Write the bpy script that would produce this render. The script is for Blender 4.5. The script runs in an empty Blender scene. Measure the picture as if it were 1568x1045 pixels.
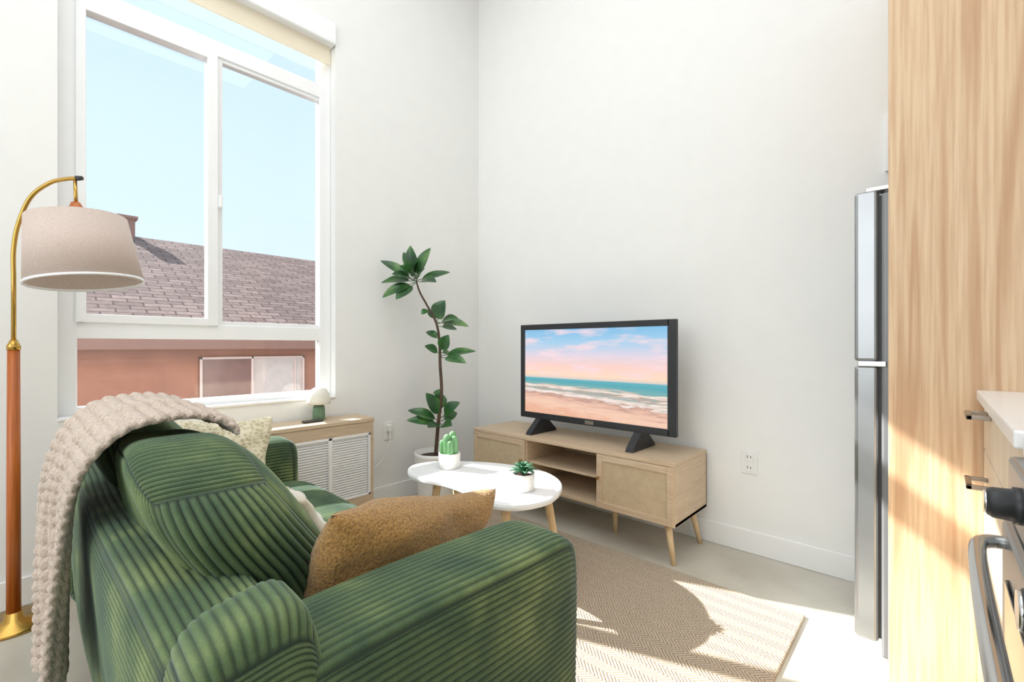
import bpy, bmesh, math, random
import numpy as np
from mathutils import Vector, Matrix
random.seed(3)
S = bpy.context.scene
COL = S.collection
H = 1.1
CAM = Vector((2.843, -2.65, H))
RT = Vector((0.733, 0.680, 0)); FW = Vector((-0.680, 0.733, 0))

def lin(c):
    return tuple((x/12.92 if x <= 0.04045 else ((x+0.055)/1.055)**2.4) for x in [v/255.0 for v in c])

# ------------------------------------------------------------- materials
def newmat(name):
    m = bpy.data.materials.new(name); m.use_nodes = True
    nt = m.node_tree; b = nt.nodes['Principled BSDF']
    return m, nt, b
def setin(b, k, v):
    if k in b.inputs: b.inputs[k].default_value = v
def N(nt, t, **kw):
    n = nt.nodes.new(t)
    for k, v in kw.items(): setattr(n, k, v)
    return n
def ramp(nt, stops, fac=None, interp='LINEAR'):
    r = N(nt, 'ShaderNodeValToRGB'); cr = r.color_ramp; cr.interpolation = interp
    while len(cr.elements) > 1: cr.elements.remove(cr.elements[-1])
    cr.elements[0].position = stops[0][0]; cr.elements[0].color = (*stops[0][1], 1)
    for p, c in stops[1:]:
        e = cr.elements.new(p); e.color = (*c, 1)
    if fac is not None: nt.links.new(fac, r.inputs[0])
    return r
def mapping(nt, scale, coord='Object', rot=(0,0,0)):
    tc = N(nt, 'ShaderNodeTexCoord'); mp = N(nt, 'ShaderNodeMapping')
    nt.links.new(tc.outputs[coord], mp.inputs['Vector'])
    mp.inputs['Scale'].default_value = scale; mp.inputs['Rotation'].default_value = rot
    return mp
def bump(nt, b, h, strength=0.3, dist=0.01):
    bp = N(nt, 'ShaderNodeBump'); bp.inputs['Strength'].default_value = strength
    bp.inputs['Distance'].default_value = dist
    nt.links.new(h, bp.inputs['Height']); nt.links.new(bp.outputs[0], b.inputs['Normal']); return bp
def mathn(nt, op, a, b=None):
    m = N(nt, 'ShaderNodeMath', operation=op)
    for i, v in enumerate((a, b)):
        if v is None: continue
        if isinstance(v, (int, float)): m.inputs[i].default_value = v
        else: nt.links.new(v, m.inputs[i])
    return m.outputs[0]
def mix(nt, fac, a, b, blend='MIX'):
    m = N(nt, 'ShaderNodeMix', data_type='RGBA', blend_type=blend)
    for i, v in ((0, fac), (6, a), (7, b)):
        if isinstance(v, (int, float)): m.inputs[i].default_value = v
        elif isinstance(v, tuple): m.inputs[i].default_value = (*v, 1)
        else: nt.links.new(v, m.inputs[i])
    return m.outputs[2]

def plain(name, rgb, rough=0.5, metal=0.0, var=0.04, nscale=8, bmp=0.0, bscale=200, **kw):
    m, nt, b = newmat(name); c = lin(rgb)
    mp = mapping(nt, (1, 1, 1)); n = N(nt, 'ShaderNodeTexNoise'); n.inputs['Scale'].default_value = nscale
    n.inputs['Detail'].default_value = 4
    nt.links.new(mp.outputs[0], n.inputs['Vector'])
    r = ramp(nt, [(0.3, tuple(x*(1-var) for x in c)), (0.7, tuple(min(1, x*(1+var)) for x in c))], n.outputs[0])
    nt.links.new(r.outputs[0], b.inputs['Base Color'])
    b.inputs['Roughness'].default_value = rough; b.inputs['Metallic'].default_value = metal
    if bmp:
        n2 = N(nt, 'ShaderNodeTexNoise'); n2.inputs['Scale'].default_value = bscale
        nt.links.new(mp.outputs[0], n2.inputs['Vector']); bump(nt, b, n2.outputs[0], bmp, 0.005)
    for k, v in kw.items(): setin(b, k, v)
    return m

def wood(name, light, dark, grain='Z', s=1.0, rough=0.45, lines=0.5, along=0.4, freq=38.0):
    m, nt, b = newmat(name)
    ac, al = 9*s, along*s
    sc = {'X': (al, ac, ac), 'Y': (ac, al, ac), 'Z': (ac, ac, al)}[grain]
    mp = mapping(nt, sc)
    n1 = N(nt, 'ShaderNodeTexNoise'); n1.inputs['Scale'].default_value = 1.2; n1.inputs['Detail'].default_value = 2
    n1.inputs['Distortion'].default_value = 0.3
    nt.links.new(mp.outputs[0], n1.inputs['Vector'])
    rings = mathn(nt, 'SINE', mathn(nt, 'MULTIPLY', n1.outputs[0], freq))
    r1 = ramp(nt, [(0.0, (0, 0, 0)), (0.75, (0.25,)*3), (1.0, (1, 1, 1))], mathn(nt, 'MULTIPLY_ADD', rings, 0.5))
    r1.inputs[0].links[0].from_node.inputs[2].default_value = 0.5
    mp2 = mapping(nt, tuple(v*7 for v in sc))
    n2 = N(nt, 'ShaderNodeTexNoise'); n2.inputs['Scale'].default_value = 2.0; n2.inputs['Detail'].default_value = 5
    nt.links.new(mp2.outputs[0], n2.inputs['Vector'])
    L, D = lin(light), lin(dark)
    mid = tuple((a+c)/2 for a, c in zip(L, D))
    fine = ramp(nt, [(0.35, mid), (0.6, L)], n2.outputs[0])
    f = mathn(nt, 'MULTIPLY', r1.outputs[0], lines)
    c = mix(nt, f, fine.outputs[0], D)
    nt.links.new(c, b.inputs['Base Color']); b.inputs['Roughness'].default_value = rough
    bump(nt, b, n2.outputs[0], 0.08, 0.003)
    return m

M = {}
M['wall'] = plain('wall_paint', (241, 241, 239), 0.75, var=0.01, bmp=0.05, bscale=350)
M['trim'] = plain('trim_paint', (246, 246, 245), 0.4, var=0.01)
M['vinyl'] = plain('window_vinyl', (246, 247, 248), 0.35, var=0.01)
M['white'] = plain('white_lacquer', (246, 246, 246), 0.25, var=0.01)
M['shade_w'] = plain('mushroom_shade', (232, 228, 216), 0.3, var=0.01)
M['ceramic'] = plain('white_ceramic', (240, 238, 234), 0.35, var=0.02)
M['black'] = plain('black_plastic', (38, 40, 44), 0.4, var=0.1)
M['blackglass'] = plain('black_glass', (12, 13, 15), 0.05, var=0.1)
M['steel'] = plain('brushed_steel', (166, 169, 172), 0.32, metal=0.9, var=0.03)
M['chrome'] = plain('chrome', (205, 205, 205), 0.15, metal=1.0)
M['nickel'] = plain('nickel', (170, 160, 150), 0.3, metal=1.0)
M['dark_steel'] = plain('fridge_side_grey', (136, 138, 141), 0.4, metal=0.35, var=0.03)
M['brass'] = plain('brass', (196, 158, 84), 0.25, metal=1.0, var=0.05)
M['lampwood'] = wood('lamp_wood', (196, 108, 42), (150, 72, 22), 'Z', 1.5, 0.35)
M['wood_z'] = wood('ash_wood_vertical', (226, 197, 162), (188, 144, 108), 'Z', 0.8, 0.5, 0.7, along=0.3, freq=34)
M['wood_cab'] = wood('cabinet_wood', (234, 218, 196), (208, 184, 154), 'Z', 1.3, 0.5, 0.3)
M['wood_x'] = wood('oak_wood_x', (214, 192, 164), (186, 158, 126), 'X', 1.6, 0.5, 0.3)
M['wood_y'] = wood('oak_wood_y', (214, 192, 164), (186, 158, 126), 'Y', 1.6, 0.5, 0.3)
M['leg'] = wood('beech_leg', (230, 204, 162), (206, 172, 124), 'Z', 2, 0.45, 0.3)
M['blind'] = plain('blind_fabric', (236, 226, 204), 0.8, var=0.02, bmp=0.1)
M['soil'] = plain('soil', (70, 52, 38), 0.9, var=0.3, nscale=60, bmp=0.6, bscale=90)
M['bark'] = plain('bark', (86, 68, 54), 0.8, var=0.25, nscale=40, bmp=0.5, bscale=90)
M['green_glass'] = plain('green_lamp_base', (104, 136, 108), 0.25)
M['cactus'] = plain('cactus_green', (120, 170, 118), 0.6, var=0.2, nscale=120)
M['succulent'] = plain('succulent_green', (58, 112, 78), 0.5, var=0.3, nscale=50)
M['outlet'] = plain('outlet_plastic', (240, 240, 238), 0.35, var=0.0)
M['slot'] = plain('dark_slot', (60, 60, 60), 0.6)
M['inner'] = plain('toe_kick_dark', (90, 84, 76), 0.8)  # dark grey-brown for the toe kick

def leafmat():
    m, nt, b = newmat('leaf_green')
    mp = mapping(nt, (1, 1, 1)); n = N(nt, 'ShaderNodeTexNoise'); n.inputs['Scale'].default_value = 9
    nt.links.new(mp.outputs[0], n.inputs['Vector'])
    r = ramp(nt, [(0.3, lin((30, 68, 40))), (0.55, lin((58, 104, 52))), (0.75, lin((110, 148, 82)))], n.outputs[0])
    nt.links.new(r.outputs[0], b.inputs['Base Color']); b.inputs['Roughness'].default_value = 0.3
    return m
M['leaf'] = leafmat()

def corduroy():
    m, nt, b = newmat('green_corduroy')
    at = N(nt, 'ShaderNodeAttribute', attribute_name='rib')
    mp = mapping(nt, (1, 1, 1)); n = N(nt, 'ShaderNodeTexNoise'); n.inputs['Scale'].default_value = 6
    n.inputs['Detail'].default_value = 6
    nt.links.new(mp.outputs[0], n.inputs['Vector'])
    base = ramp(nt, [(0.32, lin((58, 84, 58))), (0.5, lin((88, 111, 70))), (0.68, lin((134, 150, 94)))], n.outputs[0])
    n2 = N(nt, 'ShaderNodeTexNoise'); n2.inputs['Scale'].default_value = 260
    nt.links.new(mp.outputs[0], n2.inputs['Vector'])
    c = mix(nt, at.outputs['Fac'], lin((30, 47, 34)), base.outputs[0])
    c = mix(nt, 0.25, c, n2.outputs[0], 'OVERLAY')
    nt.links.new(c, b.inputs['Base Color']); b.inputs['Roughness'].default_value = 0.75
    setin(b, 'Sheen Weight', 0.4); setin(b, 'Sheen Roughness', 0.35); setin(b, 'Sheen Tint', (0.7, 0.9, 0.88, 1))
    bump(nt, b, n2.outputs[0], 0.25, 0.002)
    return m
M['cord'] = corduroy()

def fabric(name, c1, c2, scale=120, bs=0.7, sheen=0.3, voro=False):
    m, nt, b = newmat(name)
    mp = mapping(nt, (1, 1, 1))
    if voro:
        n = N(nt, 'ShaderNodeTexVoronoi'); out = n.outputs['Distance']
    else:
        n = N(nt, 'ShaderNodeTexNoise'); n.inputs['Detail'].default_value = 3; out = n.outputs[0]
    n.inputs['Scale'].default_value = scale
    nt.links.new(mp.outputs[0], n.inputs['Vector'])
    r = ramp(nt, [(0.25, lin(c1)), (0.65, lin(c2))], out)
    nt.links.new(r.outputs[0], b.inputs['Base Color']); b.inputs['Roughness'].default_value = 0.9
    setin(b, 'Sheen Weight', sheen)
    bump(nt, b, out, bs, 0.006)
    return m
M['mustard'] = fabric('mustard_boucle', (126, 88, 38), (190, 146, 82), 170, 0.9)
M['cream'] = fabric('cream_waffle', (206, 192, 154), (238, 228, 202), 70, voro=True)
M['patt'] = fabric('patterned_cotton', (196, 176, 130), (246, 243, 236), 9, 0.2)
M['throw'] = fabric('chunky_knit', (184, 164, 150), (218, 202, 188), 160, 0.5)
def linen():
    m, nt, b = newmat('linen_shade')
    mp = mapping(nt, (40, 40, 260)); n = N(nt, 'ShaderNodeTexNoise'); n.inputs['Scale'].default_value = 3
    nt.links.new(mp.outputs[0], n.inputs['Vector'])
    r = ramp(nt, [(0.3, lin((224, 206, 196))), (0.7, lin((242, 229, 220)))], n.outputs[0])
    nt.links.new(r.outputs[0], b.inputs['Base Color']); b.inputs['Roughness'].default_value = 0.9
    tr = N(nt, 'ShaderNodeBsdfTranslucent'); nt.links.new(r.outputs[0], tr.inputs[0])
    ms = N(nt, 'ShaderNodeMixShader'); ms.inputs[0].default_value = 0.3
    nt.links.new(b.outputs[0], ms.inputs[1]); nt.links.new(tr.outputs[0], ms.inputs[2])
    nt.links.new(ms.outputs[0], nt.nodes['Material Output'].inputs[0])
    return m
M['linen'] = linen()

def rugmat():
    m, nt, b = newmat('rug_weave')
    tc = N(nt, 'ShaderNodeTexCoord'); sp = N(nt, 'ShaderNodeSeparateXYZ'); nt.links.new(tc.outputs['Object'], sp.inputs[0])
    zz = mathn(nt, 'PINGPONG', mathn(nt, 'MULTIPLY', sp.outputs[1], 1.0), 0.04)
    t = mathn(nt, 'ADD', mathn(nt, 'MULTIPLY', sp.outputs[0], 1.0), zz)
    w = mathn(nt, 'SINE', mathn(nt, 'MULTIPLY', t, 2*math.pi/0.015))
    w = mathn(nt, 'MULTIPLY_ADD', w, 0.5); w.node.inputs[2].default_value = 0.5
    n = N(nt, 'ShaderNodeTexNoise'); n.inputs['Scale'].default_value = 90; nt.links.new(tc.outputs['Object'], n.inputs['Vector'])
    f = mathn(nt, 'ADD', mathn(nt, 'MULTIPLY', w, 0.6), mathn(nt, 'MULTIPLY', n.outputs[0], 0.45))
    r = ramp(nt, [(0.2, lin((156, 136, 115))), (0.55, lin((192, 174, 153))), (0.9, lin((214, 200, 182)))], f)
    nt.links.new(r.outputs[0], b.inputs['Base Color']); b.inputs['Roughness'].default_value = 0.95
    bump(nt, b, f, 0.7, 0.006)
    return m
M['rug'] = rugmat()
def concrete():
    m, nt, b = newmat('polished_concrete')
    mp = mapping(nt, (1, 1, 1)); n = N(nt, 'ShaderNodeTexNoise'); n.inputs['Scale'].default_value = 2.2; n.inputs['Detail'].default_value = 8
    nt.links.new(mp.outputs[0], n.inputs['Vector'])
    r = ramp(nt, [(0.3, lin((184, 177, 162))), (0.5, lin((202, 196, 182))), (0.7, lin((214, 209, 196)))], n.outputs[0])
    nt.links.new(r.outputs[0], b.inputs['Base Color']); b.inputs['Roughness'].default_value = 0.28
    return m
M['floor'] = concrete()
def cane():
    m, nt, b = newmat('cane_webbing')
    tc = N(nt, 'ShaderNodeTexCoord'); sp = N(nt, 'ShaderNodeSeparateXYZ'); nt.links.new(tc.outputs['Object'], sp.inputs[0])
    k = 2*math.pi/0.012
    a = mathn(nt, 'SINE', mathn(nt, 'MULTIPLY', sp.outputs[0], k)); c = mathn(nt, 'SINE', mathn(nt, 'MULTIPLY', sp.outputs[2], k))
    p = mathn(nt, 'MULTIPLY_ADD', mathn(nt, 'MULTIPLY', a, c), 0.5); p.node.inputs[2].default_value = 0.5
    n = N(nt, 'ShaderNodeTexNoise'); n.inputs['Scale'].default_value = 30; nt.links.new(tc.outputs['Object'], n.inputs['Vector'])
    f = mathn(nt, 'ADD', mathn(nt, 'MULTIPLY', p, 0.7), mathn(nt, 'MULTIPLY', n.outputs[0], 0.3))
    r = ramp(nt, [(0.2, lin((160, 136, 104))), (0.6, lin((218, 198, 166)))], f)
    nt.links.new(r.outputs[0], b.inputs['Base Color']); b.inputs['Roughness'].default_value = 0.6
    bump(nt, b, f, 0.4, 0.003); return m
M['cane'] = cane()
def screen():
    m, nt, b = newmat('tv_picture')
    tc = N(nt, 'ShaderNodeTexCoord'); sp = N(nt, 'ShaderNodeSeparateXYZ'); nt.links.new(tc.outputs['UV'], sp.inputs[0])
    u, v = sp.outputs[0], sp.outputs[1]
    mp = mapping(nt, (5, 26, 1), 'UV'); n = N(nt, 'ShaderNodeTexNoise'); n.inputs['Scale'].default_value = 1.5; n.inputs['Detail'].default_value = 6
    nt.links.new(mp.outputs[0], n.inputs['Vector'])
    below = mathn(nt, 'LESS_THAN', v, 0.425)
    d = mathn(nt, 'MULTIPLY', mathn(nt, 'SUBTRACT', n.outputs[0], 0.5), 0.22)
    tilt = mathn(nt, 'MULTIPLY', mathn(nt, 'SUBTRACT', u, 0.5), 0.12)
    vv = mathn(nt, 'ADD', v, mathn(nt, 'MULTIPLY', mathn(nt, 'ADD', d, tilt), mathn(nt, 'MULTIPLY', below, mathn(nt, 'MULTIPLY', mathn(nt, 'SUBTRACT', 0.43, v), 4.0))))
    L = [(0, (238, 184, 156)), (.10, (248, 208, 184)), (.18, (232, 188, 168)), (.215, (196, 156, 142)), (.235, (252, 240, 232)), (.26, (228, 210, 198)), (.28, (158, 178, 176)),
         (.295, (196, 170, 156)), (.315, (252, 240, 230)), (.335, (214, 196, 182)), (.35, (126, 180, 182)), (.39, (92, 172, 184)), (.425, (104, 182, 194)), (.432, (222, 210, 204)), (.47, (254, 222, 196)),
         (.58, (252, 212, 202)), (.70, (226, 216, 230)), (.84, (168, 210, 238)), (1, (130, 192, 232))]
    r = ramp(nt, [(p, lin(c)) for p, c in L], vv)
    mp2 = mapping(nt, (2.5, 6, 1), 'UV', (0, 0, 0.2)); n2 = N(nt, 'ShaderNodeTexNoise'); n2.inputs['Scale'].default_value = 1.6; n2.inputs['Detail'].default_value = 6
    nt.links.new(mp2.outputs[0], n2.inputs['Vector'])
    cf = ramp(nt, [(0.48, (0, 0, 0)), (0.66, (1, 1, 1))], n2.outputs[0])
    sk = mathn(nt, 'MULTIPLY', cf.outputs[0], mathn(nt, 'GREATER_THAN', v, 0.47))
    c = mix(nt, mathn(nt, 'MULTIPLY', sk, 0.8), r.outputs[0], lin((250, 222, 228)))
    nt.links.new(c, b.inputs['Emission Color']); b.inputs['Emission Strength'].default_value = 1.0
    b.inputs['Base Color'].default_value = (0.01, 0.01, 0.01, 1); b.inputs['Roughness'].default_value = 0.3
    setin(b, 'Specular IOR Level', 0.2)
    return m
M['screen'] = screen()
def shingles():
    m, nt, b = newmat('roof_shingles')
    tc = N(nt, 'ShaderNodeTexCoord')
    br = N(nt, 'ShaderNodeTexBrick'); nt.links.new(tc.outputs['UV'], br.inputs['Vector'])
    br.inputs['Scale'].default_value = 1; br.inputs['Brick Width'].default_value = 0.3; br.inputs['Row Height'].default_value = 0.125
    br.inputs['Mortar Size'].default_value = 0.011; br.inputs['Mortar Smooth'].default_value = 0.4
    br.inputs['Color1'].default_value = (*lin((146, 126, 120)), 1); br.inputs['Color2'].default_value = (*lin((120, 102, 98)), 1)
    br.inputs['Mortar'].default_value = (*lin((78, 64, 62)), 1)
    n = N(nt, 'ShaderNodeTexNoise'); n.inputs['Scale'].default_value = 14; n.inputs['Detail'].default_value = 6; nt.links.new(tc.outputs['UV'], n.inputs['Vector'])
    c = mix(nt, 0.5, br.outputs[0], n.outputs[0], 'OVERLAY')
    nt.links.new(c, b.inputs['Base Color']); b.inputs['Roughness'].default_value = 1.0
    setin(b, 'Specular IOR Level', 0.1)
    return m
M['shingle'] = shingles()
M['stucco'] = plain('rust_stucco', (172, 120, 100), 0.9, var=0.08, nscale=3, bmp=0.5, bscale=25)
M['fascia'] = plain('fascia', (140, 104, 92), 0.8)
M['nglass1'] = plain('neighbour_glass_dark', (134, 98, 90), 0.15, var=0.1)
M['nglass2'] = plain('neighbour_glass_reflection', (206, 188, 180), 0.15, var=0.08)  # pale reflection painted into the pane colour
M['nframe'] = plain('neighbour_window_frame', (224, 196, 186), 0.5)
M['ground'] = plain('ground_asphalt', (130, 125, 120), 0.9)
def glass():
    m = bpy.data.materials.new('window_glass'); m.use_nodes = True; nt = m.node_tree
    nt.nodes.remove(nt.nodes['Principled BSDF'])
    t = N(nt, 'ShaderNodeBsdfTransparent'); t.inputs[0].default_value = (0.98, 0.99, 0.985, 1)
    g = N(nt, 'ShaderNodeBsdfGlossy'); g.inputs['Roughness'].default_value = 0.02
    ms = N(nt, 'ShaderNodeMixShader'); ms.inputs[0].default_value = 0.03
    nt.links.new(t.outputs[0], ms.inputs[1]); nt.links.new(g.outputs[0], ms.inputs[2])
    nt.links.new(ms.outputs[0], nt.nodes['Material Output'].inputs[0]); return m
M['glass'] = glass()

# ------------------------------------------------------------- geometry
def grp(name):
    e = bpy.data.objects.new(name, None); e.empty_display_size = 0.1; COL.objects.link(e); return e
def mkobj(name, verts, faces, mat, parent=None, smooth=False, uvs=None):
    me = bpy.data.meshes.new(name); me.from_pydata([tuple(v) for v in verts], [], faces); me.update()
    mats = mat if isinstance(mat, (list, tuple)) else [mat]
    for mm in mats: me.materials.append(mm)
    if smooth: me.polygons.foreach_set('use_smooth', [True]*len(me.polygons))
    if uvs is not None:
        uv = me.uv_layers.new(name='UVMap')
        for l in me.loops: uv.data[l.index].uv = uvs[l.vertex_index]
    o = bpy.data.objects.new(name, me); COL.objects.link(o)
    if parent: o.parent = parent
    return o
def recalc(o):
    bm = bmesh.new(); bm.from_mesh(o.data); bmesh.ops.recalc_face_normals(bm, faces=bm.faces); bm.to_mesh(o.data); bm.free()
def boxes(name, lst, mat, parent=None, bevel=0.003, seg=2):
    bm = bmesh.new()
    for lo, hi in lst:
        b2 = bmesh.new(); bmesh.ops.create_cube(b2, size=1)
        for v in b2.verts:
            v.co = Vector([(lo[i]+hi[i])/2 + v.co[i]*(hi[i]-lo[i]) for i in range(3)])
        if bevel > 0:
            bv = min(bevel, min(abs(hi[i]-lo[i]) for i in range(3))*0.45)
            bmesh.ops.bevel(b2, geom=b2.edges[:], offset=bv, segments=seg, affect='EDGES', profile=0.5)
        tmp = bpy.data.meshes.new('t'); b2.to_mesh(tmp); b2.free(); bm.from_mesh(tmp); bpy.data.meshes.remove(tmp)
    me = bpy.data.meshes.new(name); bm.to_mesh(me); bm.free(); me.materials.append(mat)
    o = bpy.data.objects.new(name, me); COL.objects.link(o)
    if parent: o.parent = parent
    return o
def box(name, lo, hi, mat, parent=None, bevel=0.003, seg=2): return boxes(name, [(lo, hi)], mat, parent, bevel, seg)
def lathe(name, prof, c, mat, parent=None, seg=48, rib=None, M4=None, smooth=True):
    vs, fs = [], []
    n = len(prof)
    for i in range(seg):
        a = 2*math.pi*i/seg
        for j, (r, z) in enumerate(prof):
            rr = r
            if rib: rr = r*(1+rib[1]*abs(math.cos(rib[0]*a/2))) if j in rib[2] else r
            vs.append(Vector((rr*math.cos(a), rr*math.sin(a), z)))
    for i in range(seg):
        k = (i+1) % seg
        for j in range(n-1):
            fs.append((i*n+j, k*n+j, k*n+j+1, i*n+j+1))
    if M4 is not None: vs = [M4 @ v for v in vs]
    vs = [v + Vector(c) for v in vs]
    return mkobj(name, vs, fs, mat, parent, smooth)
def tube(name, pts, r, mat, parent=None, seg=12, caps=True):
    pts = [Vector(p) for p in pts]; n = len(pts)
    rs = r if isinstance(r, (list, tuple)) else [r]*n
    vs, fs = [], []
    t0 = (pts[1]-pts[0]).normalized(); up = Vector((0, 0, 1)) if abs(t0.z) < 0.9 else Vector((1, 0, 0))
    a = t0.cross(up).normalized()
    for i in range(n):
        t = (pts[min(i+1, n-1)]-pts[max(i-1, 0)]).normalized()
        a = (a - t*a.dot(t)).normalized(); b = t.cross(a)
        for k in range(seg):
            an = 2*math.pi*k/seg
            vs.append(pts[i] + (a*math.cos(an)+b*math.sin(an))*rs[i])
    for i in range(n-1):
        for k in range(seg):
            k2 = (k+1) % seg
            fs.append((i*seg+k, i*seg+k2, (i+1)*seg+k2, (i+1)*seg+k))
    if caps:
        fs.append(tuple(range(seg-1, -1, -1))); fs.append(tuple((n-1)*seg+k for k in range(seg)))
    o = mkobj(name, vs, fs, mat, parent, False)
    for p in o.data.polygons: p.use_smooth = len(p.vertices) == 4
    return o
def catmull(P, n=8, closed=False):
    P = [Vector(p) for p in P]; out = []; m = len(P)
    rng = m if closed else m-1
    for i in range(rng):
        if closed: p0, p1, p2, p3 = P[(i-1) % m], P[i], P[(i+1) % m], P[(i+2) % m]
        else: p0, p1, p2, p3 = P[max(i-1, 0)], P[i], P[i+1], P[min(i+2, m-1)]
        for k in range(n):
            t = k/n
            out.append(0.5*((2*p1)+(p2-p0)*t+(2*p0-5*p1+4*p2-p3)*t*t+(3*p1-p0-3*p2+p3)*t**3))
    if not closed: out.append(P[-1])
    return out
def soft_box(name, c, h, n, mat, parent, ribs=None, period=0.0155, amp=0.004, deform=None, res=26):
    """superquadric upholstery block; ribs maps face axis -> axis across the ribs"""
    V, F, RB = [], [], []
    for ax in range(3):
        o1, o2 = [i for i in range(3) if i != ax]
        rb = ribs.get(ax) if ribs else None
        for sg in (1, -1):
            n1 = max(res, int(2*h[o1]/period*7)) if rb == o1 else res
            n2 = max(res, int(2*h[o2]/period*7)) if rb == o2 else res
            A, B = np.meshgrid(np.linspace(-1, 1, n1+1), np.linspace(-1, 1, n2+1), indexing='ij')
            P = np.zeros((n1+1, n2+1, 3)); P[..., ax] = sg; P[..., o1] = A; P[..., o2] = B
            q = P/(np.sum(np.abs(P)**n, axis=-1)**(1/n))[..., None]
            g = np.sign(q)*np.abs(q)**(n-1)/np.array(h); g /= np.linalg.norm(g, axis=-1)[..., None]
            pos = q*np.array(h)
            rv = np.ones(A.shape)
            if rb is not None:
                cc = (A*h[o1] if rb == o1 else B*h[o2])
                ph = np.abs(np.sin(np.pi*cc/period))**0.7
                mask = 1-np.maximum(np.abs(A), np.abs(B))**40
                rv = ph*mask
                pos = pos + g*(amp*(rv-0.5)*mask)[..., None]
            if deform is not None: pos = deform(pos, q)
            pos = pos + np.array(c)
            base = len(V); V.extend(pos.reshape(-1, 3).tolist()); RB.extend(rv.reshape(-1).tolist())
            w = n2+1
            flip = (sg > 0) ^ (ax == 1)
            for i in range(n1):
                for j in range(n2):
                    a = base+i*w+j; f = (a, a+w, a+w+1, a+1)
                    F.append(f if flip else f[::-1])
    ob = mkobj(name, V, F, mat, parent, True)
    at = ob.data.attributes.new('rib', 'FLOAT', 'POINT'); at.data.foreach_set('value', np.array(RB, dtype=np.float32))
    return ob
def pillow(name, c, w, h, T, rot, mat, seed=0, n=48, wr=0.012):
    rng = random.Random(seed); ph = [rng.uniform(0, 6) for _ in range(6)]
    V, F = [], []
    for side in (1, -1):
        base = len(V)
        for i in range(n+1):
            for j in range(n+1):
                u = -1+2*i/n; v = -1+2*j/n
                x = u*w/2*(1-0.07*(1-v*v)); z = v*h/2*(1-0.07*(1-u*u))
                e = max(0, (1-u**2)*(1-v**2))
                y = side*T/2*e**0.40
                fr = min(1, e*4)
                y += side*fr*wr*(math.sin(5*u+3*v+ph[0])*0.5+math.sin(9*v-4*u+ph[1])*0.35+math.sin(14*u+ph[2])*math.sin(3*v+ph[3])*0.35)
                x += 0.006*math.sin(5*v+ph[4]); z += 0.006*math.sin(4*u+ph[5])
                V.append(Vector((x, y, z)))
        for i in range(n):
            for j in range(n):
                a = base+i*(n+1)+j; f = (a, a+n+1, a+n+2, a+1)
                F.append(f if side < 0 else f[::-1])
    V = [rot @ v + Vector(c) for v in V]
    o = mkobj(name, V, F, mat, None, True)
    bm = bmesh.new(); bm.from_mesh(o.data); bmesh.ops.remove_doubles(bm, verts=bm.verts, dist=0.0006); bm.to_mesh(o.data); bm.free()
    o.data.polygons.foreach_set('use_smooth', [True]*len(o.data.polygons))
    return o
def px(x, y, F):
    p = CAM + FW*F + RT*((x-784)/700*F); p.z = H-(y-530)/700*F; return p

# ------------------------------------------------------------- room shell
ZC = 4.3; XR = 3.5; XW = 3.53; YB = -6.2
box('floor', (-0.15, YB-0.1, -0.1), (XW+0.1, 0.15, 0), M['floor'], bevel=0)
box('ceiling', (-0.15, YB-0.1, ZC), (XW+0.1, 0.15, ZC+0.1), M['wall'], bevel=0)
box('wall_back', (0, 0, 0), (XW, 0.15, ZC), M['wall'], bevel=0)
box('wall_right', (XW, YB, 0), (XW+0.1, 0.15, ZC), M['wall'], bevel=0)
box('wall_front', (0, YB-0.1, 0), (XW, YB, ZC), M['wall'], bevel=0)
wy0, wy1, wz0, wz1 = -2.535, -1.262, 0.765, 3.17
boxes('wall_left', [((-0.15, YB, 0), (0, wy0, ZC)), ((-0.15, wy1, 0), (0, 0.15, ZC)),
                    ((-0.15, wy0, 0), (0, wy1, wz0)), ((-0.15, wy0, wz1), (0, wy1, ZC))], M['wall'], bevel=0)
box('baseboard_back', (0.0, -0.014, 0), (2.66, 0, 0.12), M['trim'], bevel=0.004)
boxes('baseboard_left', [((0, YB, 0), (0.014, -0.014, 0.12))], M['trim'], bevel=0.004)

# window
W = grp('window_1')
xa, xb = -0.13, -0.065
y0, y1 = wy0, wy1
yg0, yg1 = -2.468, -1.335
boxes('frame', [((xa, y0, wz0), (xb, yg0, wz1)), ((xa, yg1, wz0), (xb, y1, wz1)),
                ((xa, yg0-.01, wz0), (xb-.001, yg1+.01, 0.815)), ((xa, yg0-.01, wz1-0.05), (xb-.001, yg1+.01, wz1)),
                ((xa, yg0-.01, 1.135), (xb-.001, yg1+.01, 1.215)), ((xa, yg0-.01, 2.70), (xb-.001, yg1+.01, 2.785))], M['vinyl'], W, 0.004)
boxes('sash', [((xa+0.01, -1.955, 1.210), (xb+0.012, -1.905, 2.705)), ((xa+0.01, -1.91, 1.210), (xb-0.01, -1.878, 2.705)),
               ((xa+0.01, yg0-.005, 1.210), (xb+0.0115, -1.93, 1.25)), ((xa+0.01, yg0-.005, 2.665), (xb+0.0115, -1.93, 2.705)),
               ((xa+0.01, yg0-.006, 1.210), (xb+0.012, yg0+0.03, 2.705)),
               ((xa+0.01, -1.9, 1.210), (xb-0.012, yg1+.005, 1.235)), ((xa+0.01, -1.9, 2.68), (xb-0.012, yg1+.005, 2.705))], M['vinyl'], W, 0.003)
boxes('latch', [((xb+0.01, -1.905, 1.86), (xb+0.03, -1.885, 1.93))], M['vinyl'], W, 0.005)
box('glass', (-0.10, yg0, 0.815), (-0.096, yg1, wz1-0.05), M['glass'], W, 0)
boxes('sill', [((-0.065, y0, wz0), (0.012, y1, wz0+0.015))], M['trim'], W, 0.004)
BL = grp('roller_blind')
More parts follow.
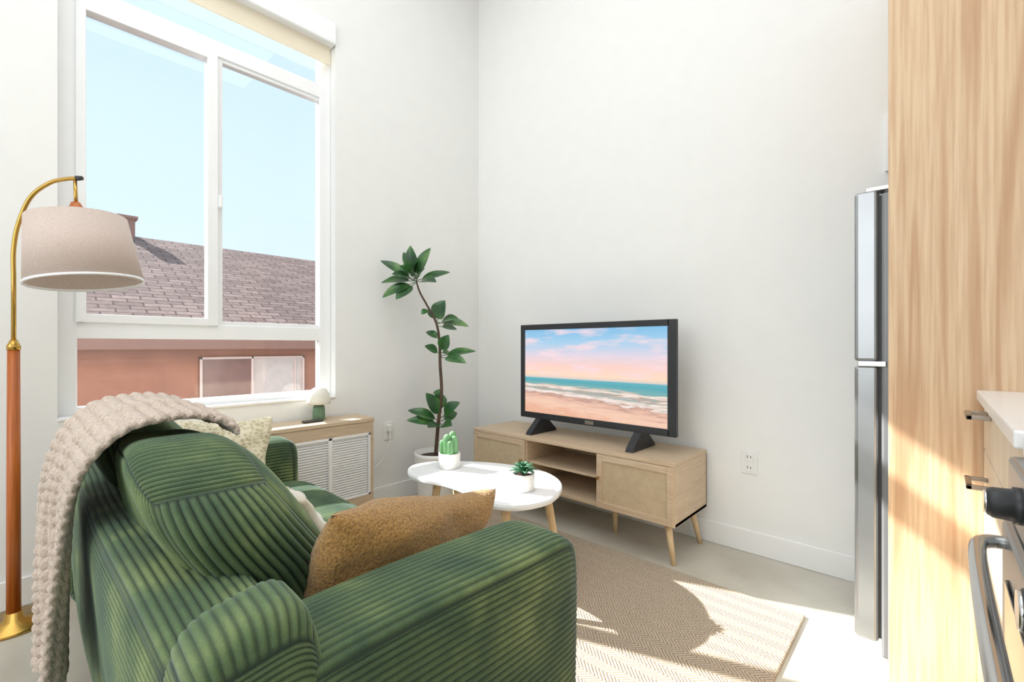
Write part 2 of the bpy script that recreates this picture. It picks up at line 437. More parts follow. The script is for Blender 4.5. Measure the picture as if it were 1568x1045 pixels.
box('cassette', (-0.06, wy0+0.004, 3.03), (0.025, wy1-0.004, wz1-0.002), M['vinyl'], BL, 0.008)
box('fabric', (-0.034, wy0+0.02, 2.93), (-0.031, wy1-0.02, 3.04), M['blind'], BL, 0)
box('hem_bar', (-0.038, wy0+0.02, 2.912), (-0.027, wy1-0.02, 2.93), M['blind'], BL, 0.003)

# neighbour house
NH = grp('neighbor_house')
box('stucco_wall', (-9.0, -12, -4), (-4.1, 9, 1.2), M['stucco'], NH, 0)
def quad(name, pts, mat, parent, uv):
    return mkobj(name, pts, [(0, 1, 2, 3)], mat, parent, False, uv)
ex, ez, rx, rz = -3.75, 1.20, -8.0, 3.12
sl = math.hypot(ex-rx, rz-ez)
quad('roof_near', [(ex, -14, ez), (ex, 10, ez), (rx, 10, rz), (rx, -14, rz)], M['shingle'], NH, [(0, 0), (24, 0), (24, sl), (0, sl)])
quad('roof_far', [(rx, -14, rz), (rx, 10, rz), (2*rx-ex, 10, ez), (2*rx-ex, -14, ez)], M['shingle'], NH, [(0, 0), (24, 0), (24, sl), (0, sl)])
box('fascia', (ex-0.03, -14, ez-0.14), (ex+0.01, 10, ez-0.005), M['fascia'], NH, 0)
box('chimney', (-8.15, -1.42, 2.9), (-7.95, -1.2, 3.46), M['fascia'], NH, 0.01)
box('chimney_cap', (-8.18, -1.46, 3.42), (-7.92, -1.16, 3.48), M['fascia'], NH, 0.01)
ny0, ny1, nz0, nz1 = -1.08, 0.24, 0.40, 0.955
boxes('window_frame', [((-4.1, ny0, nz0), (-4.05, ny0+0.03, nz1)), ((-4.1, ny1-0.03, nz0), (-4.05, ny1, nz1)), ((-4.1, ny0, nz0), (-4.05, ny1, nz0+0.03)),
      ((-4.1, ny0, nz1-0.03), (-4.05, ny1, nz1)), ((-4.1, -0.48, nz0), (-4.05, -0.45, nz1)), ((-4.1, 0.1, nz0), (-4.06, 0.12, nz1))], M['nframe'], NH, 0.004)
box('pane_1', (-4.1, ny0, nz0), (-4.08, -0.46, nz1), M['nglass1'], NH, 0)
box('pane_2', (-4.1, -0.46, nz0), (-4.08, ny1, nz1), M['nglass2'], NH, 0)
box('ground_outside', (-40, -40, -4.1), (-0.3, 40, -4.0), M['ground'], bevel=0)

# ------------------------------------------------------------- radiator / AC cabinet
C = grp('radiator_cabinet')
cx1, cy0, cy1 = 0.25, -2.42, -1.135
box('top', (0.016, cy0, 0.628), (cx1+0.006, cy1+0.004, 0.65), M['wood_y'], C, 0.003)
boxes('carcass', [((0.016, cy1-0.022, 0.0), (cx1, cy1, 0.628)), ((0.016, cy0, 0.0), (cx1, cy0+0.022, 0.628)),
                  ((cx1-0.02, cy0, 0.56), (cx1, cy1-0.02, 0.628)), ((cx1-0.02, cy0, 0.08), (cx1, cy1-0.02, 0.175)),
                  ((cx1-0.02, cy0, 0.08), (cx1, -1.66, 0.6))], M['wood_y'], C, 0.002)
box('grille_back', (0.2, -1.66, 0.175), (cx1-0.012, cy1-0.022, 0.56), M['trim'], C, 0)
lv = []
for k in range(24):
    z = 0.195+k*0.0148
    for a, b_ in ((-1.645, -1.425), (-1.405, -1.175)):
        lv.append(((cx1-0.014, a, z), (cx1-0.002, b_, z+0.009)))
boxes('louvers', lv, M['white'], C, 0.002, 1)
boxes('grille_frame', [((cx1-0.015, -1.66, 0.175), (cx1+0.004, -1.645, 0.56)), ((cx1-0.015, -1.172, 0.175), (cx1+0.004, -1.157, 0.56)), ((cx1-0.015, -1.427, 0.175), (cx1+0.004, -1.403, 0.56)),
      ((cx1-0.015, -1.66, 0.175), (cx1+0.004, -1.157, 0.19)), ((cx1-0.015, -1.66, 0.545), (cx1+0.004, -1.157, 0.56))], M['white'], C, 0.002)
box('remote_control', (0.13, -1.53, 0.6505), (0.17, -1.42, 0.663), M['slot'], None, 0.004)
ML = grp('mushroom_table_lamp')
mc = (0.1, -1.415, 0.6505)
lathe('base', [(0, 0), (0.034, 0), (0.036, 0.006), (0.035, 0.07), (0.031, 0.088), (0.012, 0.095), (0.012, 0.125)], mc, M['green_glass'], ML)
lathe('dome', [(0.062, 0.098), (0.068, 0.1), (0.069, 0.115), (0.062, 0.155), (0.045, 0.185), (0.02, 0.2), (0, 0.203)], mc, M['shade_w'], ML)
lathe('under', [(0.0, 0.105), (0.064, 0.102)], mc, M['shade_w'], ML)

def outlet(name, kind, c):
    g = grp(name); x, y, z = c
    if kind == 'y':
        box('plate', (x-0.04, y-0.007, z-0.062), (x+0.04, y, z+0.062), M['outlet'], g, 0.003)
        for dz in (0.028, -0.028):
            box('socket', (x-0.018, y-0.011, z+dz-0.02), (x+0.018, y-0.006, z+dz+0.02), M['outlet'], g, 0.004)
            boxes('slots', [((x-0.009, y-0.0118, z+dz-0.006), (x-0.006, y-0.010, z+dz+0.009)), ((x+0.006, y-0.0118, z+dz-0.006), (x+0.009, y-0.010, z+dz+0.007))], M['slot'], g, 0)
    else:
        box('plate', (x, y-0.04, z-0.062), (x+0.007, y+0.04, z+0.062), M['outlet'], g, 0.003)
        box('plug', (x+0.006, y-0.018, z-0.005), (x+0.035, y+0.018, z+0.045), M['outlet'], g, 0.006)
    return g
outlet('wall_outlet', 'y', (2.114, 0, 0.48))
g = outlet('wall_outlet', 'x', (0, -0.875, 0.50))
tube('power_cord', catmull([(0.03, -0.88, 0.50), (0.045, -0.89, 0.42), (0.03, -0.93, 0.32), (0.03, -1.02, 0.25), (0.03, -1.11, 0.22)], 8), 0.004, M['outlet'], g, 8)
box('electrical_panel', (2.675, -0.02, 1.88), (3.05, -0.001, 2.14), M['trim'], None, 0.003)

# ------------------------------------------------------------- TV stand
T = grp('tv_stand')
sx0, sx1, sy0, sy1, sz0, sz1 = 0.44, 1.9, -0.46, -0.03, 0.2, 0.52
boxes('carcass', [((sx0, sy0, sz1-0.02), (sx1, sy1, sz1)), ((sx0, sy0+0.01, sz0), (sx1, sy1, sz0+0.018))], M['wood_x'], T, 0.002)
boxes('sides', [((sx0, sy0+0.002, sz0), (sx0+0.018, sy1, sz1-0.02)), ((sx1-0.018, sy0+0.002, sz0), (sx1, sy1, sz1-0.02)),
      ((0.915, sy0+0.012, sz0), (0.93, sy1, sz1-0.02)), ((1.447, sy0+0.012, sz0), (1.462, sy1, sz1-0.02))], M['wood_y'], T, 0.002)
boxes('back_and_shelf', [((sx0, sy1-0.01, sz0), (sx1, sy1, sz1-0.02)), ((0.93, sy0+0.03, 0.352), (1.447, sy1, 0.367))], M['wood_x'], T, 0.002)
def door(x0, x1, nm):
    yb = sy0+0.012; z0, z1 = sz0+0.003, sz1-0.022
    boxes(nm+'_frame', [((x0, sy0-0.004, z0), (x0+0.035, yb, z1)), ((x1-0.035, sy0-0.004, z0), (x1, yb, z1)),
          ((x0+0.035, sy0-0.004, z0), (x1-0.035, yb, z0+0.035)), ((x0+0.035, sy0-0.004, z1-0.035), (x1-0.035, yb, z1))], M['wood_x'], T, 0.002)
    box(nm+'_cane', (x0+0.03, sy0+0.003, z0+0.03), (x1-0.03, sy0+0.008, z1-0.03), M['cane'], T, 0)
door(sx0+0.004, 0.922, 'door_left'); door(1.455, sx1-0.004, 'door_right')
for kx in (0.905, 1.472):
    o = tube('knob', [(kx, sy0-0.003, 0.37), (kx, sy0-0.018, 0.37), (kx, sy0-0.026, 0.37)], [0.004, 0.006, 0.009], M['brass'], T)
for lx, ly, dx, dy in ((0.52, -0.40, -0.04, -0.02), (1.84, -0.40, 0.04, -0.02), (0.52, -0.10, -0.04, 0.03), (1.84, -0.10, 0.04, 0.03), (1.45, -0.25, 0, 0)):
    tube('leg', [(lx, ly, sz0), (lx+dx, ly+dy, 0.0)], [0.019, 0.011], M['leg'], T, 16)

# TV
TV = grp('television')
tx0, tx1, ty, tz0, tz1 = 0.743, 1.84, -0.30, 0.615, 1.243
fb = 0.036
boxes('bezel', [((tx0, ty, tz0), (tx0+fb, ty+0.03, tz1)), ((tx1-fb*1.35, ty, tz0), (tx1, ty+0.03, tz1)), ((tx0+fb, ty, tz1-fb), (tx1-fb, ty+0.03, tz1)), ((tx0+fb, ty, tz0), (tx1-fb, ty+0.03, tz0+fb*1.1))], M['black'], TV, 0.004)
box('back_case', (tx0+0.01, ty+0.02, tz0+0.01), (tx1-0.01, ty+0.06, tz1-0.01), M['black'], TV, 0.01)
mkobj('screen', [(tx0+fb-0.004, ty+0.008, tz0+fb), (tx1-fb-0.004, ty+0.008, tz0+fb), (tx1-fb-0.004, ty+0.008, tz1-fb+0.003), (tx0+fb-0.004, ty+0.008, tz1-fb+0.003)], [(0, 1, 2, 3)], M['screen'], TV, False, [(0, 0), (1, 0), (1, 1), (0, 1)])
box('badge', (1.27, ty-0.003, tz0+0.008), (1.33, ty+0.001, tz0+0.03), M['nickel'], TV, 0.002)
for fx in (0.90, 1.62):
    vs = []
    for x in (fx-0.022, fx+0.022):
        vs += [(x, -0.40, 0.521), (x, -0.13, 0.521), (x, -0.13, 0.533), (x, -0.255, 0.64), (x, -0.295, 0.62), (x, -0.39, 0.54)]
    fs = [tuple(range(6)), tuple(range(11, 5, -1))]+[(i, 6+i, 6+(i+1) % 6, (i+1) % 6) for i in range(6)]
    o = mkobj('foot', vs, fs, M['black'], TV); recalc(o)

# ------------------------------------------------------------- fridge
FR = grp('refrigerator')
box('body', (2.705, -0.64, 0.03), (3.38, -0.03, 1.625), M['dark_steel'], FR, 0.008)
box('freezer_door', (2.63, -0.64, 1.045), (2.698, -0.03, 1.64), M['steel'], FR, 0.012, 3)
box('fridge_door', (2.63, -0.64, 0.075), (2.698, -0.03, 1.03), M['steel'], FR, 0.012, 3)
boxes('gasket', [((2.697, -0.63, 0.09), (2.706, -0.04, 1.62))], M['slot'], FR, 0)
boxes('hinge', [((2.66, -0.62, 1.64), (2.75, -0.56, 1.655)), ((2.64, -0.645, 1.028), (2.72, -0.60, 1.047))], M['chrome'], FR, 0.003)
boxes('handle', [((2.615, -0.10, 1.06), (2.632, -0.07, 1.4)), ((2.615, -0.10, 0.6), (2.632, -0.07, 1.015))], M['steel'], FR, 0.006)
boxes('feet', [((2.72, -0.6, 0), (2.76, -0.56, 0.04)), ((3.3, -0.6, 0), (3.34, -0.56, 0.04)), ((2.72, -0.1, 0), (2.76, -0.06, 0.04)), ((3.3, -0.1, 0), (3.34, -0.06, 0.04))], M['slot'], FR, 0)
# tall panel + overhead cabinet
P = grp('tall_wood_cabinet')
box('side_panel', (2.728, -0.715, 0), (XR, -0.69, 2.7), M['wood_z'], P, 0.0015)
box('overhead_cupboard', (2.75, -0.69, 1.95), (XR, -0.03, 2.7), M['wood_z'], P, 0.002)

# kitchen counter
K = grp('kitchen_base_cabinet')
yk = -1.60
box('counter', (2.931, yk, 0.94), (XR, -0.716, 0.969), M['white'], K, 0.004)
box('carcass', (2.965, yk, 0.1), (XR, -0.716, 0.94), M['wood_cab'], K, 0)
boxes('fronts', [((2.946, yk+.005, 0.80), (2.965, -0.722, 0.935)), ((2.946, yk+.005, 0.11), (2.965, -1.165, 0.795)), ((2.946, -1.16, 0.11), (2.965, -0.722, 0.795))], M['wood_cab'], K, 0.002)
box('toe_kick', (3.0, yk, 0), (XR, -0.716, 0.1), M['inner'], K, 0)
for z in (0.915, 0.735):
    boxes('pull', [((2.90, -0.98, z-0.006), (2.912, -0.86, z+0.006)), ((2.90, -0.98, z-0.006), (2.946, -0.968, z+0.006)), ((2.90, -0.872, z-0.006), (2.946, -0.86, z+0.006))], M['nickel'], K, 0.002)
R = grp('kitchen_range')
box('body', (2.95, -2.36, 0.06), (XR, -1.605, 0.93), M['steel'], R, 0.004)
box('cooktop', (2.94, -2.36, 0.93), (XR, -1.605, 0.965), M['white'], R, 0.005)
box('control_panel', (2.925, -2.36, 0.84), (2.95, -1.605, 0.93), M['steel'], R, 0.006)
boxes('oven_door', [((2.918, -2.355, 0.2), (2.95, -1.61, 0.835))], M['steel'], R, 0.008)
box('oven_window', (2.914, -2.27, 0.30), (2.92, -1.70, 0.77), M['blackglass'], R, 0.003)
box('kick', (2.94, -2.36, 0.0), (3.4, -1.605, 0.19), M['slot'], R, 0.004)
tube('oven_handle', catmull([(2.93, -1.63, 0.80), (2.90, -1.64, 0.80), (2.887, -1.70, 0.80), (2.884, -1.98, 0.80), (2.887, -2.26, 0.80), (2.90, -2.32, 0.80), (2.93, -2.33, 0.80)], 8), 0.010, M['chrome'], R, 16)
for ky in (-1.76, -2.11, -2.21, -2.31):
    tube('knob', [(2.93, ky, 0.89), (2.917, ky, 0.89), (2.916, ky, 0.89), (2.898, ky, 0.89), (2.893, ky, 0.89)], [0.024, 0.024, 0.021, 0.02, 0.017], M['black'], R, 24)
    tube('knob_cap', [(2.8935, ky, 0.89), (2.89, ky, 0.89)], [0.016, 0.015], M['chrome'], R, 24)
for by, bx in ((-1.79, 3.1), (-2.17, 3.1), (-1.79, 3.36), (-2.17, 3.36)):
    lathe('burner', [(0, 0.004), (0.07, 0.004), (0.075, 0.0), ], (bx, by, 0.966), M['black'], R, 32)

# ------------------------------------------------------------- rug, coffee table
box('area_rug', (0.58, -2.35, 0.0), (2.455, -0.485, 0.012), M['rug'], None, 0.004)
CT = grp('coffee_table')
outl = [(.80, -1.255), (.745, -1.18), (.765, -1.075), (.858, -.966), (1.05, -.846), (1.289, -.791), (1.465, -.841), (1.58, -.95), (1.645, -1.11), (1.616, -1.25), (1.543, -1.318), (1.439, -1.325), (1.28, -1.285), (1.139, -1.28), (1.01, -1.31), (.90, -1.312)]
cv = catmull([(a, b_, 0) for a, b_ in outl], 8, True)
def slab(name, pts, z0, z1, mat, parent, bv=0.005):
    bm = bmesh.new(); vs = [bm.verts.new((p.x, p.y, z0)) for p in pts]; f = bm.faces.new(vs)
    r = bmesh.ops.extrude_face_region(bm, geom=[f]); bmesh.ops.translate(bm, verts=[v for v in r['geom'] if isinstance(v, bmesh.types.BMVert)], vec=(0, 0, z1-z0))
    bmesh.ops.recalc_face_normals(bm, faces=bm.faces)
    ed = [e for e in bm.edges if abs(e.verts[0].co.z-e.verts[1].co.z) < 1e-6]
    bmesh.ops.bevel(bm, geom=ed, offset=bv, segments=2, affect='EDGES')
    me = bpy.data.meshes.new(name); bm.to_mesh(me); bm.free(); me.materials.append(mat)
    o = bpy.data.objects.new(name, me); COL.objects.link(o); o.parent = parent; return o
slab('top', cv, 0.428, 0.45, M['white'], CT)
for lx, ly, dx, dy in ((1.0, -1.21, -0.05, -0.05), (1.49, -1.23, 0.05, -0.05), (1.5, -0.97, 0.06, 0.05), (0.93, -1.03, -0.06, 0.04)):
    tube('leg', [(lx, ly, 0.43), (lx+dx, ly+dy, 0.0145)], [0.021, 0.012], M['leg'], CT, 16)

def pot_small(c, r, h, parent):
    lathe('pot', [(0, 0), (r*0.93, 0), (r*0.97, 0.004), (r, h-0.004), (r*0.98, h), (r*0.9, h), (r*0.88, h-0.012), (0, h-0.012)], c, M['ceramic'], parent, 40)
    lathe('soil', [(0, h-0.008), (r*0.89, h-0.010)], c, M['soil'], parent, 30)
CA = grp('potted_cactus'); cc = Vector((0.935, -1.085, 0.4505))
pot_small(cc, 0.058, 0.08, CA)
for dx, dy, r, h in ((-0.022, 0.0, 0.016, 0.10), (0.005, -0.02, 0.017, 0.115), (0.030, 0.008, 0.016, 0.105), (0.0, 0.022, 0.016, 0.125), (-0.032, 0.024, 0.013, 0.09), (0.034, -0.022, 0.014, 0.085), (-0.034, -0.02, 0.013, 0.08)):
    prof = [(r*0.8, 0)]+[(r, h*t) for t in (0.2, 0.5, 0.8)]+[(r*0.8, h*0.92), (r*0.4, h*0.99), (0, h)]
    lathe('stem', prof, cc+Vector((dx, dy, 0.066)), M['cactus'], CA, 40, rib=(10, 0.25, {0, 1, 2, 3, 4, 5}))
SU = grp('potted_succulent'); sc_ = Vector((1.475, -1.10, 0.4505))
pot_small(sc_, 0.052, 0.075, SU)

def leaf(V, F, base, tip, width, up, curl=0.1, n=8, thick=False, fold=0.15):
    base, tip = Vector(base), Vector(tip); d = tip-base; L = d.length; t = d.normalized()
    side = t.cross(up); side = side.normalized() if side.length > 1e-3 else t.orthogonal().normalized()
    nr = side.cross(t)
    b0 = len(V)
    for i in range(n+1):
        s = i/n
        w = width*(math.sin(math.pi*min(1, s**0.85*0.985+0.015)))**0.75*(1-0.15*s)
        cpt = base+d*s+nr*(curl*L*math.sin(math.pi*s)) - nr*(0.25*curl*L*s*s)
        for k in (-1, -0.5, 0, 0.5, 1):
            V.append(cpt+side*(k*w/2)+nr*(abs(k)*w*fold))
    for i in range(n):
        for k in range(4):
            a = b0+i*5+k; F.append((a, a+1, a+6, a+5))
V, F = [], []
for ring, (nn, ln, el) in enumerate(((9, 0.07, 0.35), (9, 0.062, 0.75), (7, 0.05, 1.15), (3, 0.036, 1.4))):
    for k in range(nn):
        a = 2*math.pi*k/nn+ring*0.4
        d = Vector((math.cos(a)*math.cos(el), math.sin(a)*math.cos(el), math.sin(el)))
        b = sc_+Vector((0, 0, 0.07+ring*0.006))
        leaf(V, F, b+d*0.004, b+d*ln, 0.02, Vector((0, 0, 1)) if el < 1.3 else Vector((1, 0, 0)), 0.12, 6, fold=0.25)
o = mkobj('rosette', V, F, M['succulent'], SU, True)
o.modifiers.new('s', 'SOLIDIFY').thickness = 0.003

# ------------------------------------------------------------- tree in ribbed planter
PT = grp('potted_rubber_plant')
pc = px(667, 530, 3.12); pc.z = 0
prof = [(0, 0.0), (0.098, 0.0), (0.104, 0.01), (0.112, 0.08), (0.122, 0.18), (0.131, 0.28), (0.138, 0.35), (0.142, 0.36), (0.142, 0.38), (0.132, 0.38), (0.128, 0.34), (0, 0.34)]
lathe('planter', prof, pc, M['ceramic'], PT, 288, rib=(72, 0.035, {2, 3, 4, 5, 6}))
lathe('soil', [(0, 0.35), (0.129, 0.345)], pc, M['soil'], PT, 32)
FD = 3.12
def pp(x, y, d=0.0): return px(x, y, FD+d)
tr = catmull([pp(667, 698), pp(671, 650), pp(676, 600), pp(674, 560), pp(673, 525), pp(668, 495), pp(654, 468), pp(643, 448), pp(637, 430)], 6)
tube('trunk', tr, [0.013-0.008*i/len(tr) for i in range(len(tr))], M['bark'], PT, 10)
L = [ # base(x,y) tip(x,y) width depth
 ((636,428),(628,376),18,-.05),((637,428),(659,379),17,.04),((637,430),(690,417),16,.03),((635,428),(640,398),20,-.12),((636,430),(582,399),16,-.02),
 ((636,430),(583,433),18,.02),((636,432),(585,456),17,-.06),((636,434),(606,459),18,-.10),((636,428),(612,408),22,-.10),((638,432),(668,432),18,-.12),((636,426),(618,386),16,.06),
 ((636,430),(600,420),18,-.14),((637,430),(650,412),17,-.14),((637,426),(645,392),15,.06),
 ((658,474),(645,482),10,-.05),((668,494),(681,460),24,-.06),((670,494),(718,500),15,-.02),((670,496),(702,488),16,-.08),((668,492),(658,474),15,.05),((672,500),(700,505),14,.05),
 ((674,540),(687,513),17,-.05),((674,542),(650,530),15,-.04),((675,545),(729,538),14,.0),((675,547),(714,556),16,-.08),((673,520),(652,508),12,.04),((675,540),(692,545),14,.08),
 ((676,606),(664,600),12,.02),((676,640),(652,602),20,-.06),((676,640),(704,616),18,-.04),((675,645),(624,628),16,-.02),((675,648),(622,644),15,-.08),((676,645),(700,632),16,.05),
 ((675,650),(655,655),18,-.10),((676,632),(670,600),18,.04),((675,650),(692,652),16,-.10),
]
V, F = [], []
for (bx, by), (tx_, ty_), w, dd in L:
    b = pp(bx, by); t = pp(tx_, ty_, dd)
    m = b+(t-b)*0.18
    upv = (Vector((0, 0, 1)) - FW*0.9 + RT*random.uniform(-.5, .5)).normalized()
    leaf(V, F, m, t, w*1.25*FD/700, upv, random.uniform(0.02, 0.12), 10, fold=0.12)
    tube('petiole', [b, m, m+(t-m)*0.5], [0.003, 0.0022, 0.001], M['leaf'], PT, 6)
o = mkobj('leaves', V, F, M['leaf'], PT, True)

# ------------------------------------------------------------- floor lamp
FL = grp('floor_lamp')
lp = Vector((0.17, -2.665, 0))
lathe('base', [(0, 0), (0.125, 0), (0.128, 0.006), (0.125, 0.014), (0.03, 0.02), (0.024, 0.05), (0.0, 0.05)], lp, M['brass'], FL, 64)
tube('wood_pole', [lp+Vector((0, 0, z)) for z in (0.04, 0.5, 1.09)], [0.021, 0.020, 0.018], M['lampwood'], FL, 24)
tube('collar', [lp+Vector((0, 0, z)) for z in (1.085, 1.10, 1.125)], [0.020, 0.020, 0.010], M['brass'], FL, 24)
def la(s, z): return lp+RT*s+Vector((0, 0, z))
tube('arc_pole', [la(0, 1.1)]+catmull([la(0, 1.38), la(0.0, 1.48), la(0.018, 1.58), la(0.065, 1.685), la(0.14, 1.743), la(0.21, 1.76), la(0.262, 1.762)], 8), 0.0075, M['brass'], FL, 14)
tube('arm_tip', [la(0.25, 1.763), la(0.27, 1.763)], [0.010, 0.008], M['slot'], FL, 14)
tilt = Matrix.Rotation(math.radians(8), 4, Vector((-FW.x, -FW.y, 0)))
shc = la(0.272, 1.473)
tube('hanger', [la(0.243, 1.76), la(0.247, 1.65)], 0.006, M['brass'], FL, 10)
lathe('socket', [(0, 0.195), (0.014, 0.195), (0.018, 0.185), (0.028, 0.165), (0.03, 0.14), (0, 0.14)], shc, M['lampwood'], FL, 32, M4=tilt)
r0, r1 = 0.152, 0.178
lathe('shade', [(r0-.002, 0.130), (r0, 0.130), (r1, -0.122), (r1-.002, -0.122), (r0-.002, 0.130)], shc, M['linen'], FL, 72, M4=tilt)
lathe('shade_trim', [(r1-.003, -0.119), (r1+.0015, -0.119), (r1+.002, -0.128), (r1-.003, -0.128), (r1-.003, -0.119)], shc, M['white'], FL, 72, M4=tilt)
lathe('bulb', [(0, 0.13), (0.014, 0.12), (0.018, 0.08), (0.032, 0.03), (0.03, 0.0), (0.015, -0.018), (0, -0.02)], shc, M['white'], FL, 24, M4=tilt)
for a in range(3):
    d = Vector((math.cos(a*2.094), math.sin(a*2.094), 0))
    tube('spider', [shc+tilt.to_3x3() @ Vector((0, 0, 0.13)), shc+tilt.to_3x3() @ (d*(r0-.001)+Vector((0, 0, 0.128)))], 0.002, M['brass'], FL, 6)

# ------------------------------------------------------------- sofa
SF = grp('corduroy_sofa')
def wob(a1=0.006, f=9, ph=0):
    def d(pos, q):
        p = pos.copy()
        s = np.sin(pos[..., 0]*f+ph)*np.sin(pos[..., 1]*f*1.3+ph*2)*np.cos(pos[..., 2]*f*1.1+ph)
        p[..., 0] += a1*s; p[..., 1] += a1*np.sin(pos[..., 2]*f+pos[..., 0]*5+ph); p[..., 2] += a1*np.sin(pos[..., 0]*f*0.9+pos[..., 1]*6+ph*3)
        return p
    return d
X0, X1 = 0.28, 2.19
def armdef(pos, q):
    p = wob(0.004, 8, 1)(pos, q)
    p[..., 2] += 0.012*np.clip(q[..., 2], 0, 1)*np.cos(q[..., 0]*1.5)
    return p
soft_box('arm_right', (X1-0.110, -2.05, 0.355), (0.110, 0.365, 0.275), 10, M['cord'], SF, {0: 2, 1: 2, 2: 0}, deform=armdef)
soft_box('arm_left', (X0+0.1, -2.05, 0.355), (0.10, 0.365, 0.275), 10, M['cord'], SF, {0: 2, 1: 2, 2: 0}, deform=armdef)
def backdef(pos, q):
    p = wob(0.005, 7, 2)(pos, q)
    p[..., 1] -= 0.05*(p[..., 2])
    return p
soft_box('back_frame', ((X0+X1)/2, -2.42, 0.385), ((X1-X0)/2-0.02, 0.10, 0.29), 7, M['cord'], SF, {0: 2, 1: 2, 2: 1}, deform=backdef)
def wingdef(pos, q):
    p = wob(0.006, 9, 0.7)(pos, q)
    p[..., 0] += 0.02*np.clip(q[..., 2], 0, 1)
    p[..., 2] += 0.02*q[..., 1]*np.clip(q[..., 2], 0, 1)
    return p
soft_box('wing_right', (X1-0.095, -2.43, 0.405), (0.088, 0.095, 0.315), 4.5, M['cord'], SF, {0: 2, 1: 2, 2: 1}, deform=wingdef)
soft_box('wing_left', (X0+0.085, -2.43, 0.405), (0.088, 0.095, 0.315), 4.5, M['cord'], SF, {0: 2, 1: 2, 2: 1}, deform=wingdef)
soft_box('seat_base', ((X0+X1)/2, -2.03, 0.21), ((X1-X0)/2-0.12, 0.31, 0.12), 10, M['cord'], SF, {0: 2, 1: 2, 2: 0})
mx = (X0+X1)/2
for nm, a, b_ in (('seat_cushion_left', X0+0.2, mx), ('seat_cushion_right', mx, X1-0.22)):
    soft_box(nm, ((a+b_)/2, -2.0, 0.375), ((b_-a)/2-0.004, 0.32, 0.075), 6, M['cord'], SF, {0: 1, 1: 0, 2: 0}, deform=wob(0.005, 8, a))
def cushdef(ph):
    def d(pos, q):
        p = pos.copy()
        qz, qx, qy = q[..., 2], q[..., 0], q[..., 1]
        p[..., 1] *= (1.0-0.08*qz)
        p[..., 1] *= 1+0.22*np.cos(qx*1.5)*np.cos(qz*1.4)
        p[..., 0] *= 1+0.05*np.cos(qy*1.5)*np.cos(qz*1.5)
        p[..., 1] -= 0.42*(pos[..., 2])
        p[..., 2] += 0.014*np.sin(pos[..., 0]*11+ph)*np.clip(qz, 0, 1)
        p[..., 2] -= 0.025*np.clip(qx, 0, 1)**2*np.clip(qz, 0, 1)
        p[..., 1] += 0.012*np.sin(pos[..., 2]*13+pos[..., 0]*7+ph)
        p[..., 0] += 0.014*np.sin(pos[..., 2]*10+ph)*np.abs(qx)
        return p
    return d
soft_box('back_cushion_right', (1.48, -2.30, 0.650), (0.375, 0.125, 0.222), 4.6, M['cord'], SF, {0: 1, 1: 0, 2: 0}, period=0.019, amp=0.0085, deform=cushdef(0.5), res=44)
soft_box('back_cushion_left', (0.78, -2.31, 0.660), (0.32, 0.12, 0.230), 3.6, M['cord'], SF, {0: 1, 1: 0, 2: 0}, period=0.019, amp=0.0075, deform=cushdef(2.1), res=44)
for lx in (X0+0.08, X1-0.08):
    for ly in (-2.42, -1.80):
        tube('leg', [(lx, ly, 0.1), (lx, ly, 0.0145)], [0.025, 0.018], M['leg'], SF, 16)

# cushions
Rz = lambda a: Matrix.Rotation(math.radians(a), 3, 'Z'); Rx = lambda a: Matrix.Rotation(math.radians(a), 3, 'X'); Ry = lambda a: Matrix.Rotation(math.radians(a), 3, 'Y')
pillow('mustard_throw_pillow', (1.84, -1.97, 0.56), 0.60, 0.32, 0.20, Rz(97) @ Rx(20) @ Ry(11), M['mustard'], 1)
pillow('cream_throw_pillow', (0.535, -2.05, 0.60), 0.40, 0.36, 0.15, Rz(60) @ Rx(-20), M['cream'], 2)
pillow('patterned_throw_pillow', (1.22, -2.03, 0.535), 0.36, 0.22, 0.11, Rz(8) @ Rx(34), M['patt'], 3)

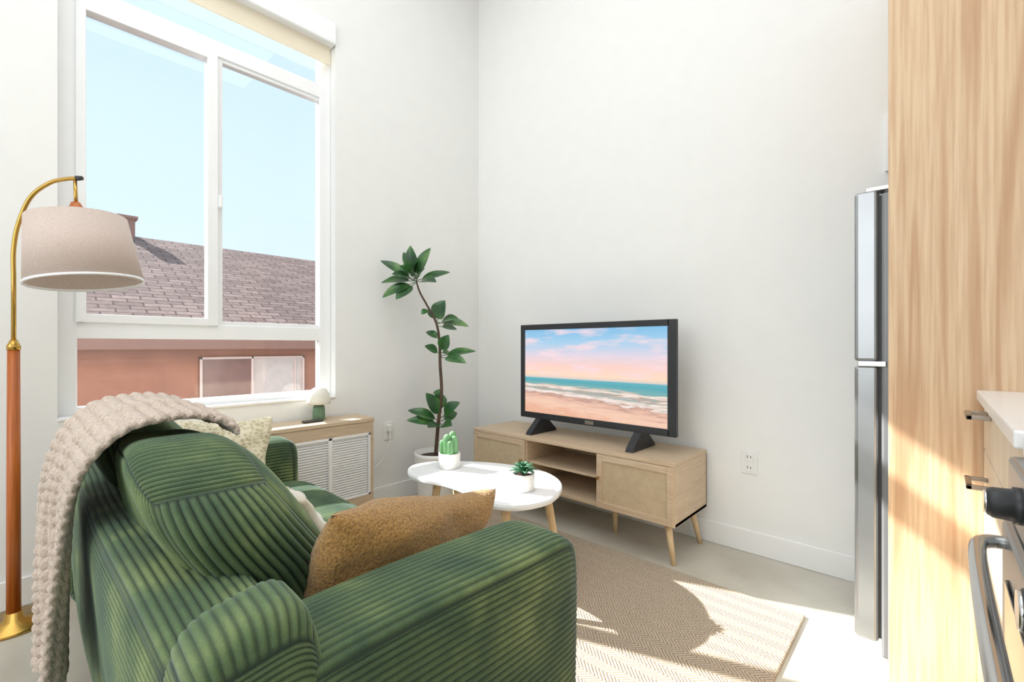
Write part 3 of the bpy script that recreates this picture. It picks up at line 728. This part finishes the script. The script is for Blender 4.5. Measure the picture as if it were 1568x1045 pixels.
# knitted throw
def throw():
    path = catmull([(0, -2.265, .865), (0, -2.29, .892), (0, -2.34, .912), (0, -2.40, .916), (0, -2.48, .900), (0, -2.535, .838), (0, -2.562, .74), (0, -2.57, .6), (0, -2.572, .45), (0, -2.575, .27)], 44)
    nU = 220; nV = len(path)-1
    sl = [0]
    for i in range(nV): sl.append(sl[-1]+(path[i+1]-path[i]).length)
    V = []
    for j in range(nV+1):
        v = sl[j]/sl[-1]
        t = (path[min(j+1, nV)]-path[max(j-1, 0)]).normalized(); nr = Vector((0, -t.z, t.y)); nr = -nr if nr.z < 0 and v < .5 else nr
        if v >= 0.4 and nr.y > 0: nr = -nr
        h = max(0, min(1, (v-0.2)/0.55)); h = h*h*(3-2*h)
        x0 = .95+(.88-.95)*h; x1 = 1.50+(1.34-1.50)*h
        for i in range(nU+1):
            u = i/nU
            x = x0+(x1-x0)*u + 0.01*math.sin(v*17+u*3)
            a = u*(0.62/0.034); b = sl[j]/0.03
            fr = a-math.floor(a)
            st = abs(math.sin(math.pi*a))**0.7*(0.55+0.45*math.cos(2*math.pi*(b+abs(fr-0.5)*1.0)))
            fold = (0.014*math.sin(u*11+1+v*2)+0.008*math.sin(u*23+v*3))*(0.25+h)
            p = Vector((x, path[j].y, path[j].z)) + nr*(fold+0.012*st+0.012)
            if v > 0.6: p.z -= 0.06*(1-u)*h
            V.append(p)
    F = []
    w = nU+1
    for j in range(nV):
        for i in range(nU):
            a = j*w+i; F.append((a, a+1, a+w+1, a+w))
    o = mkobj('knitted_throw_blanket', V, F, M['throw'], None, True)
    m = o.modifiers.new('s', 'SOLIDIFY'); m.thickness = 0.014; m.offset = 0
    return o
throw()

# ------------------------------------------------------------- lights
def area(name, loc, rot, sx, sy, power, col=(1, 1, 1)):
    l = bpy.data.lights.new(name, 'AREA'); l.shape = 'RECTANGLE'; l.size = sx; l.size_y = sy; l.energy = power; l.color = col
    o = bpy.data.objects.new(name, l); o.location = loc; o.rotation_euler = rot; COL.objects.link(o); return o
sd = Vector((1, 0.37, -0.75)).normalized()
s = bpy.data.lights.new('sun', 'SUN'); s.energy = 15; s.angle = math.radians(0.6); s.color = (1, 0.98, 0.95)
so = bpy.data.objects.new('sun', s); so.rotation_euler = (-sd).to_track_quat('Z', 'Y').to_euler(); so.location = (-6, -4, 7); COL.objects.link(so)
area('ceiling_fill', (1.8, -2.6, 4.22), (0, 0, 0), 2.6, 3.6, 52, (0.95, 0.98, 1.0))  # unseen soft fill added overhead to brighten the room
area('rear_fill', (2.0, -6.0, 2.2), (math.radians(90), 0, 0), 2.8, 3.0, 64, (0.94, 0.97, 1))  # added fill behind the camera, no actual window in that wall
w = bpy.data.worlds.new('World'); S.world = w; w.use_nodes = True; nt = w.node_tree
bg = nt.nodes['Background']; tc = N(nt, 'ShaderNodeTexCoord'); sp = N(nt, 'ShaderNodeSeparateXYZ')
nt.links.new(tc.outputs['Generated'], sp.inputs[0])
r = ramp(nt, [(0.0, lin((224, 238, 250))), (0.25, lin((212, 233, 251))), (0.7, lin((198, 223, 249)))], sp.outputs[2])
nt.links.new(r.outputs[0], bg.inputs[0]); bg.inputs[1].default_value = 1.25

# ------------------------------------------------------------- camera
cd = bpy.data.cameras.new('camera'); cd.sensor_width = 36; cd.lens = 36*700/1568; cd.shift_y = 7.5/1568; cd.clip_start = 0.02; cd.clip_end = 200
co = bpy.data.objects.new('camera', cd); co.location = CAM
co.rotation_euler = (math.radians(90), 0, math.atan2(0.680, 0.733)); COL.objects.link(co); S.camera = co
S.view_settings.view_transform = 'Standard'
S.view_settings.look = 'None'
